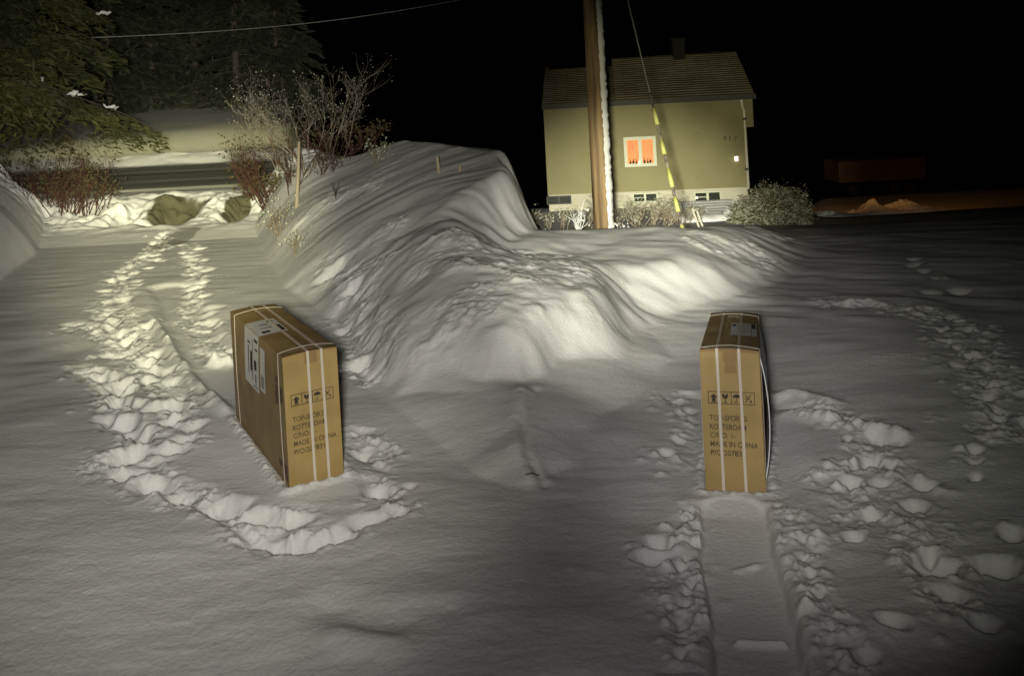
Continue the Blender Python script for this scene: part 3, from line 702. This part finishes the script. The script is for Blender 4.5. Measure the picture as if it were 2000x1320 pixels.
# wall lamp, number, stains
x, z = hx(1438, 310), hz(1438, 310)
ld = MB().box(x - .045, x + .045, HY - .10, HY - .02, z - .07, z + .07); wl = hb(ld, 'wall_lamp', lm, house, False, .012)
hb(MB().box(x - .055, x + .055, HY - .11, HY - .001, z + .071, z + .09), 'lamp_cap', M['dark'], wl)
for i, (ch, u) in enumerate((('9', 1414), ('1', 1425), ('7', 1434))):
    tm = text_mb(ch, .17, .085 if ch != '1' else .03); o_ = (hx(u, 270), HY - .006, hz(u, 275))
    tm.v = [(v[0] + o_[0], o_[1], v[1] + o_[2]) for v in tm.v]; hb(tm, 'house_number', M['ink'])
st = mat('stain', (.19, .18, .085), .9)
for (u, v, r) in ((1362, 261, .06), (1364, 346, .06), (1246, 205, .04), (1205, 206, .03), (1304, 205, .03), (1429, 255, .03)):
    mb = MB(); x, z = hx(u, v), hz(u, v); mb.poly([(x + r * (1 + .3 * math.sin(k * 2.3)) * math.cos(k * math.pi / 5), HY - .003, z + r * .8 * (1 + .3 * math.cos(k * 1.9)) * math.sin(k * math.pi / 5)) for k in range(10)])
    hb(mb, 'wall_stain', st)

# ------------------------------------------------------------------ things in the yard
p = P(1361, 388, 22.6)
gl = empty('garden_lamp', (p.x, p.y, ground_z(p.x, p.y)), 'tiny glowing lamp in front of the right cellar window', 'lamp')
MB().tube([(0, 0, 0), (0, 0, p.z - gl.location.z)], .012, 6).build('post', M['dark'], gl)
MB().tube([(0, 0, p.z - gl.location.z), (0, 0, p.z - gl.location.z + .05)], [.035, .02], 8).build('lantern', lm, gl)
# stone steps
c = P(1385, 437, 17.6); cz = ground_z(c.x, c.y)
stp = empty('garden_steps', (c.x, c.y, cz), 'flight of low stone garden steps leading up to the house beside the round bush', 'steps')
top = P(1385, 398, 22.0)
for k in range(6):
    t0 = k / 6; yy = (top.y - c.y) * t0; zz = (P(1385, 434 - 36 * t0, c.y + yy).z - cz)
    wd = .52 + .06 * k; xo = P(1383, 420, c.y + yy).x - c.x
    MB().box(xo - wd, xo + wd * 1.0, yy, yy + 1.0, zz - .9, zz - .012).build('step', M['stone'], stp, False, .02)
    mb = MB(); n = 14
    for i in range(n + 1):
        x = xo - wd + 2 * wd * i / n
        mb.v += [(x, yy + .10 + random.uniform(0, .06), zz - .011), (x, yy + .14, zz + .03 + random.uniform(0, .02)), (x, yy + .98, zz + .04)]
    for i in range(n): mb.f += [(3 * i, 3 * i + 3, 3 * i + 4, 3 * i + 1), (3 * i + 1, 3 * i + 4, 3 * i + 5, 3 * i + 2)]
    mb.build('snow_cover', M['snow_small'], stp, True)
# leaning white boards (handrail of the steps)
a0 = P(1372, 447, 15.6); a1 = P(1356, 408, 15.8)
hr = empty('handrail', (a0.x, a0.y, ground_z(a0.x, a0.y)), 'short leaning white handrail at the foot of the garden steps', 'handrail')
for dx in (-.035, .035):
    MB().tube([(dx, 0, -.05), (a1.x - a0.x + dx, a1.y - a0.y, a1.z - hr.location.z)], .022, 6).build('rail', M['pipe'], hr)
mb = MB().tube([(a1.x - a0.x - .05, 0, a1.z - hr.location.z), (a1.x - a0.x + .05, .1, a1.z - hr.location.z + .01)], .028, 6); mb.build('top_bar', M['pipe'], hr)

# utility pole
pb = P(1178, 458, 12.0); pz = ground_z(pb.x, 12.0)
pole = empty('utility_pole', (pb.x, 12.0, pz - .1), 'weathered brown wooden utility pole with a white crust of snow down its right side', 'utility pole')
PH = 8.2; mb = MB(); n = 60; k = 20
for i in range(n + 1):
    z = PH * i / n; r = .128 - .0075 * z * .55
    for j in range(k):
        a = 2 * math.pi * j / k; rr = r * (1 + .02 * math.sin(a * 5 + z * .3) + random.uniform(-.012, .012)); mb.v.append((rr * math.cos(a), rr * math.sin(a), z))
for i in range(n):
    for j in range(k): mb.f.append((i * k + j, i * k + (j + 1) % k, (i + 1) * k + (j + 1) % k, (i + 1) * k + j))
mb.f.append(tuple(n * k + j for j in range(k)))
mb.build('shaft', M['wood'], pole, True)
mb = MB(); n = 220; k = 7
for i in range(n + 1):
    z = .25 + (PH - .3) * i / n; r = .128 - .0075 * z * .55; th = .04 + random.uniform(-.010, .012)
    for j in range(k):
        a = R(-62 + 100 * j / (k - 1)); e = math.sin(math.pi * j / (k - 1)) ** .5
        rr = r - .004 + th * e + random.uniform(-.005, .005); mb.v.append((rr * math.cos(a), rr * math.sin(a), z))
for i in range(n):
    for j in range(k - 1): mb.f.append((i * k + j, i * k + j + 1, (i + 1) * k + j + 1, (i + 1) * k + j))
mb.build('snow_crust', M['snow_small'], pole, True)
# guy wire with yellow sleeves
g0 = ground_at(1338, 466, 6, 12); g0 = P(1337, 464, 9.0); gz = ground_z(g0.x, g0.y); top = Vector((pb.x, 12, 5.76))
A = Vector((g0.x, g0.y, g0.z)); dirv = (top - A)
gw = empty('guy_wire', A, 'steel guy wire with yellow marker sleeves running from the mound to the pole', 'guy wire')
MB().tube([tuple(-dirv * .05), tuple(dirv)], .0085, 6).build('wire', M['wire'], gw)
def tv(v):   # parameter along wire where it appears at image row v
    lo, hi = 0., 1.
    for _ in range(40):
        m = (lo + hi) / 2; q = A + dirv * m; bb = (q.z - H) / q.y; aa = q.x / q.y; vv = HV - (aa * math.sin(TH) + bb * math.cos(TH)) * F
        if vv > v: lo = m
        else: hi = m
    return lo
mb = MB().tube([tuple(dirv * tv(463)), tuple(dirv * tv(183))], .015, 8).build('sleeve', M['pale_sleeve'], gw, True)
for (va, vb) in ((463, 440), (414, 386), (366, 330), (302, 274), (244, 213)):
    MB().tube([tuple(dirv * tv(va)), tuple(dirv * tv(vb))], .024, 8).build('yellow_marker', M['yellow'], gw, True)

# ------------------------------------------------------------------ shrubs and trees
def twig_tree(mb, p, d, l, r, depth, spread=.6, k=3, nb=3, lift=.15):
    n = 3; pts = [p]; q = p.copy(); dd = d.copy()
    for i in range(n):
        dd = (dd + Vector((random.uniform(-1, 1), random.uniform(-1, 1), random.uniform(-.6, 1))) * .22).normalized(); q = q + dd * l / n; pts.append(q.copy())
    mb.tube(pts, [r * (1 - .45 * i / n) for i in range(n + 1)], k, False)
    if depth == 0: return [q]
    tips = []
    for _ in range(nb):
        i = random.choice((1, 2, 3)); nd = (dd + Vector((random.uniform(-1, 1), random.uniform(-1, 1), random.uniform(-.4, .8) + lift)) * spread).normalized()
        tips += twig_tree(mb, pts[i], nd, l * random.uniform(.5, .8), r * .62, depth - 1, spread, k, nb, lift)
    return tips
def bits(mb, pts, s, n=2, j=.05):
    for p in pts:
        for _ in range(n):
            c = p + Vector((random.gauss(0, j), random.gauss(0, j), random.gauss(0, j))); a = Vector((random.gauss(0, 1), random.gauss(0, 1), random.gauss(0, 1))).normalized() * s * random.uniform(.6, 1.4); b = a.orthogonal() * random.uniform(.4, .9)
            mb.poly([c - a, c + b, c + a, c - b])
def shrub(u, v, y_, h, wdt, stems, label, m1, m2, leafy, depth=3, rr=.010, group=None, name='shrub', lean=0, up=1.0, nleaf=2, ls=.02):
    g = P(u, v, y_); gz_ = ground_z(g.x, g.y)
    o = empty(name, (g.x, g.y, gz_), label, 'shrub', group); mb = MB(); tips = []
    for i in range(stems):
        a = random.uniform(0, 2 * math.pi); rad = wdt * .5 * math.sqrt(random.random()) if stems > 8 else 0
        p0 = Vector((rad * math.cos(a) * .7, rad * math.sin(a) * .35, -.03)); d = Vector((math.cos(a) * .6 * wdt / max(h, .1) * .6 + lean, math.sin(a) * .3, up)).normalized()
        tips += twig_tree(mb, p0, d, h * random.uniform(.4, .62), rr, depth, .75)
    mb.build('branches', m1, o)
    if leafy:
        lf = MB(); bits(lf, tips, ls, nleaf); lf.build('leaves', m2, o)
    return o
shrub(600, 352, 12.8, 1.25, 1.5, 14, 'tall bare frosty shrub on the bank, thin twigs against the dark', M['twig'], M['frost'], True, 4, .008, ls=.010, nleaf=1)
shrub(560, 345, 12.3, .85, 1.6, 14, 'dense low reddish shrub behind the pale stake', M['twig_red'], M['leaf_dull'], True, 3, .008, ls=.016)
shrub(655, 300, 13.0, .6, 1.3, 9, 'small reddish shrub on the bank right of the tall bare one', M['twig_red'], M['leaf_dull'], True, 3, .008, ls=.02)
shrub(515, 400, 13.2, .6, .9, 8, 'red twigged shrub at the right corner of the drive mouth', M['twig_red'], M['leaf_dull'], True, 3, .008, ls=.022)
shrub(120, 440, 14.0, .95, 1.3, 22, 'dark red twigged shrub left of the drive mouth', M['twig_red'], M['leaf_dull'], True, 3, .009, ls=.015)
shrub(170, 445, 14.0, .6, 1.0, 14, 'small brown shrub between the drive mouth and the dark red shrub', M['twig_red'], M['leaf_dull'], True, 3, .008, ls=.016)
shrub(545, 480, 10.6, .45, .5, 6, 'sprig of frosted twigs at the foot of the bank', M['twig'], M['frost'], True, 2, .006, ls=.012)
shrub(575, 520, 9.4, .35, .3, 4, 'lone bare twigs in the snow at the bank foot nearest the box', M['twig'], M['frost'], True, 2, .005, ls=.01)
shrub(735, 325, 11.6, .4, .5, 5, 'withered weed clump on the bank crest', M['twig'], M['frost'], True, 2, .006, ls=.015)
shrub(658, 430, 10.5, .30, .2, 2, 'single thin dark weed poking from the bank', M['bark'], M['frost'], False, 1, .005)
shrub(1128, 470, 9.6, .34, .35, 4, 'white frosted sprig left of the utility pole', M['snow_small'], M['snow_small'], True, 2, .009, ls=.014, nleaf=1)
shrub(1210, 456, 10.2, .28, .22, 4, 'small white frosted tuft right of the pole foot', M['snow_small'], M['snow_small'], True, 1, .012, ls=.02)
GR = 'bare frosted shrubs below the house wall'
for i, (u, v, y_, h_, w_, st_, lb) in enumerate(((1100, 440, 17.5, .55, 1.6, 14, 'bare frosted shrub below the house at the far left, left of the pole'), (1232, 432, 17.5, .55, 1.5, 14, 'bare frosted shrub below the house just right of the pole'),
        (1285, 436, 17.2, .5, 1.3, 12, 'bare frosted shrub below the left cellar window'), (1340, 438, 17.4, .4, .9, 9, 'bare frosted shrub beside the white handrail'))):
    shrub(u, v, y_, h_, w_, st_, lb, M['twig'], M['frost'], True, 3, .008, GR, ls=.018, nleaf=1)
# round snowy bush
g = P(1512, 440, 16.5); gz_ = ground_z(g.x, g.y)
rb = empty('round_bush', (g.x, g.y, gz_ - .02), 'big rounded evergreen bush dusted with snow at the right corner of the house', 'bush')
mb = MB(); lf = MB(); fr = MB()
for i in range(900):
    a = random.uniform(0, 2 * math.pi); el = math.acos(random.uniform(0, 1)) ; 
    d = Vector((math.sin(el) * math.cos(a) * .86, math.sin(el) * math.sin(a) * .7, math.cos(el) * .82 + .02))
    rr_ = random.uniform(.72, 1.0) * (1 + .12 * math.sin(a * 3 + el * 4)); tip = d * rr_; tip.z = max(tip.z, .02)
    mid = d * .5 + Vector((0, 0, .12)); 
    mb.tube([(0, 0, 0), mid, tip], [.008, .005, .002], 3, False)
    end = tip + Vector((random.gauss(0, .05), random.gauss(0, .05), -.02))
    for _ in range(16):
        c = tip * random.uniform(.80, 1.02) + Vector((random.gauss(0, .05), random.gauss(0, .05), random.gauss(0, .05)))
        aa = (d + Vector((random.gauss(0, .7), random.gauss(0, .7), random.gauss(0, .5)))).normalized() * random.uniform(.02, .05); bb = aa.orthogonal() * .22
        (fr if random.random() < .55 else lf).poly([c - aa, c + bb, c + aa, c - bb])
mb.build('branches', M['bark'], rb); lf.build('leaves', M['leaf_dull'], rb); fr.build('snow_dust', M['frost'], rb)
rb.scale = (.95, .95, .9)

# pale stake and stubs on the bank
s0 = P(575, 347, 11.3); zz = ground_z(s0.x, s0.y)
sk = MB(); d_ = P(584, 277, 11.3) - Vector((s0.x, s0.y, zz)); sk.tube([(0, 0, -.05), tuple(d_ * .5 + Vector((.008, 0, 0))), tuple(d_)], [.026, .022, .018], 7)
o = sk.build('wooden_stake', M['grey_wood'], None); o.location = (s0.x, s0.y, zz); tag(o, 'pale wooden stake leaning in front of the reddish shrub', 'stake')
for (u, v, h_, lb, cat) in ((858, 338, 32, 'short grey post stub sticking out of the upper bank', 'post'), (900, 335, 12, 'low snow-capped stub right of the short grey post', 'stub'), (684, 290, 28, 'thin upright stick at the crest of the bank', 'stick')):
    g = ground_at(u, v, 5, 20); hh = h_ * g.y / F
    mb = MB(); mb.tube([(0, 0, -.06), (-.01, 0, hh * .5), (.004 - .02 * (u == 858), 0, hh)], [.022, .02, .016] if u != 684 else [.012, .01, .008], 7)
    o = mb.build('post_stub', M['grey_wood'], None); o.location = g; tag(o, lb, cat)
# twig lying out of the cracked clod
g = ground_at(1040, 930); mb = MB(); mb.tube([(-.03, .0, .008), (0, 0, .012), (.022, -.018, .008), (.032, -.022, .014)], [.002, .003, .0025, .0012], 5)
o = mb.build('fallen_twig', M['bark'], None); o.location = g; tag(o, 'small dark twig lying in the cracked clod of snow between the two cartons', 'twig')

# spruces
def spruce(loc, h, rad, nbr, label, m, leaf, per, snow=False, group=None, z0=.3, seed=1, pend=.25):
    rnd = random.Random(seed); o = empty('spruce_tree', loc, label, 'tree', group)
    MB().tube([(0, 0, -.1), (0, 0, h * .5), (0, 0, h)], [.035 * h * .45, .012 * h, .02], 8).build('trunk', M['bark'], o)
    br = MB(); lf = MB(); sn = []
    for i in range(nbr):
        t_ = rnd.random() ** .8; z = z0 + (h - z0) * t_; L = rad * (1 - t_) ** .8 * rnd.uniform(.7, 1.15) + .15; a = rnd.uniform(0, 2 * math.pi)
        dx, dy = math.cos(a), math.sin(a); pts = []
        for k in range(6):
            q = k / 5; pts.append(Vector((dx * L * q, dy * L * q, z + .10 * L * q - pend * L * q * q * 1.6)))
        br.tube(pts, [.022 * L / 2 + .006] + [.012] * 4 + [.004], 4, False)
        for j in range(per):
            q = rnd.uniform(.18, 1.03); k = min(int(q * 5), 4); f_ = q * 5 - k; c = pts[k].lerp(pts[k + 1], min(f_, 1.05)); side = rnd.gauss(0, 1) * .17 * L * (1.15 - q * .6)
            c = c + Vector((-dy * side, dx * side, -abs(rnd.gauss(0, .07)) * L * .6 - abs(side) * .3))
            a1 = Vector((dx + rnd.gauss(0, .6), dy + rnd.gauss(0, .6), rnd.gauss(-.4, .3))).normalized() * leaf * rnd.uniform(.6, 1.5); b1 = a1.cross(Vector((rnd.gauss(0, 1), rnd.gauss(0, 1), 1))).normalized() * leaf * .28
            lf.poly([c - a1, c + b1, c + a1, c - b1])
        if snow and rnd.random() < .3:
            q = rnd.uniform(.55, .98); k = min(int(q * 5), 4); c = pts[k].lerp(pts[k + 1], q * 5 - k) + Vector((0, 0, .05)); pp = []; rr = []
            for w_ in range(9):
                t2 = (w_ - 4) / 4; pp.append(c + Vector((dx * .12 * t2 - dy * .09 * t2 + rnd.gauss(0, .015), dy * .12 * t2 + dx * .09 * t2 + rnd.gauss(0, .015), rnd.gauss(0, .022)))); rr.append(max(.008, .045 * (1 - t2 * t2) * rnd.uniform(.3, 1.4)))
            sn.append((pp, rr))
    br.build('branches', M['bark'], o); lf.build('needles', m, o)
    for pp, rr in sn: MB().tube(pp, rr, 6).build('snow_patch', M['snow_small'], o, True)
    return o
p_ = P(20, 400, 14.2)
spruce((p_.x - .75, 14.2, ground_z(p_.x - .75, 14.2)), 8.5, 3.0, 200, 'big spruce with drooping boughs and snow patches left of the drive mouth', M['needle'], .085, 420, True, z0=.45, seed=5)
GT = 'dark spruces beyond the field'
lbl = ['dark spruce beyond the field, leftmost beside the big spruce', 'dark spruce beyond the field, second from the left', 'dark spruce beyond the field, in the middle of the row', 'dark spruce beyond the field, second from the right', 'dark spruce beyond the field, rightmost behind the tall bare shrub']
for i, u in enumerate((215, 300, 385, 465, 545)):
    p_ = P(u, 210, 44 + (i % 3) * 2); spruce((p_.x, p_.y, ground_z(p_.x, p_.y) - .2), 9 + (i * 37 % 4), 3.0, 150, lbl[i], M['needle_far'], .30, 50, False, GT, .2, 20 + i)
# overhead cable
cb = MB(); a, b_ = P(-80, 82, 16), P(1000, -20, 26); cb.tube([tuple(a.lerp(b_, k / 20) - Vector((0, 0, .35 * math.sin(math.pi * k / 20)))) for k in range(21)], .010, 5)
tag(cb.build('overhead_cable', M['wire'], None, True), 'thin overhead cable crossing the dark sky by the big spruce', 'cable')

# ------------------------------------------------------------------ orange-lit trailer far right, and the sodium lamp that lights it
q0, q1 = P(1640, 358, 45), P(1810, 352, 45); zt = P(1640, 318, 45).z; zb = q0.z; gz_ = ground_z(q0.x + 2, 45)
tr = empty('box_trailer', (q0.x, 45, gz_), 'long low trailer lit dim orange in the far darkness', 'trailer')
Lx = q1.x - q0.x
MB().box(0, Lx, 0, 2.2, zb - gz_, zt - gz_).build('body', M['rust'], tr, False, .03)
MB().box(-.03, Lx + .03, -.03, 2.23, zt - gz_ + .001, zt - gz_ + .06).build('roof', M['rust'], tr, False, .02)
for x in (.8, Lx - 1.6, Lx - .8):
    MB().tube([(x, .05, .32), (x, .30, .32)], .32, 18).build('wheel', M['tyre'], tr, True)
MB().box(Lx, Lx + 1.2, 1.05, 1.15, .45, .55).build('drawbar', M['dark'], tr)
lp = P(1905, 330, 37)
sl = bpy.data.lights.new('sodium_lamp', 'SPOT'); so2 = bpy.data.objects.new('sodium_lamp', sl); C.objects.link(so2)
sl.energy = 380; sl.color = (1, .42, .08); sl.spot_size = R(60); sl.spot_blend = 1; sl.shadow_soft_size = .2
so2.location = P(1640, 150, 26); so2.rotation_euler = (P(1725, 375, 37) - so2.location).to_track_quat('-Z', 'Y').to_euler()

# ploughed heap of snow in front of the trailer: an uneven ridge of clods
hp0, hp1 = P(1600, 418, 30), P(1840, 405, 31); nx_, ny_ = 260, 46; hv = MB()
for j in range(ny_ + 1):
    for i in range(nx_ + 1):
        u_ = i / nx_; w_ = j / ny_; x = hp0.x + (hp1.x - hp0.x) * u_; yy = hp0.y - 1.1 + 2.6 * w_ + u_
        env = math.sin(math.pi * min(1, max(0, w_))) ** .7 * (math.sin(math.pi * u_) ** .5); prof = .20 + .16 * math.exp(-((u_ - .62) / .2) ** 2) + .12 * math.sin(u_ * 19)
        hv.v.append((x, yy, [prof * env, 0][0]))
va = np.array(hv.v); nn = fbm(va[:, 0] * 1.3, va[:, 1] * 1.6, 5, 88, .6); va[:, 2] *= (1 + 1.1 * nn); va[:, 2] += .05 * fbm(va[:, 0] * 4, va[:, 1] * 4, 3, 89) * (va[:, 2] > .03)
zg = base_height(va[:, 0], va[:, 1])[0]; bx, by, bz = hp0.x, hp0.y, float(zg[0])
hv.v = [(float(a - bx), float(b - by), float(c + g_ - bz - (.08 if c < .02 else 0))) for (a, b, c), g_ in zip(va, zg)]
for j in range(ny_):
    for i in range(nx_):
        a = j * (nx_ + 1) + i; hv.f.append((a, a + 1, a + nx_ + 2, a + nx_ + 1))
o = hv.build('snow_heap', M['snow_small'], None, True); o.location = (bx, by, bz); tag(o, 'ragged ploughed heap of snow glowing orange in front of the dim trailer', 'snow heap')
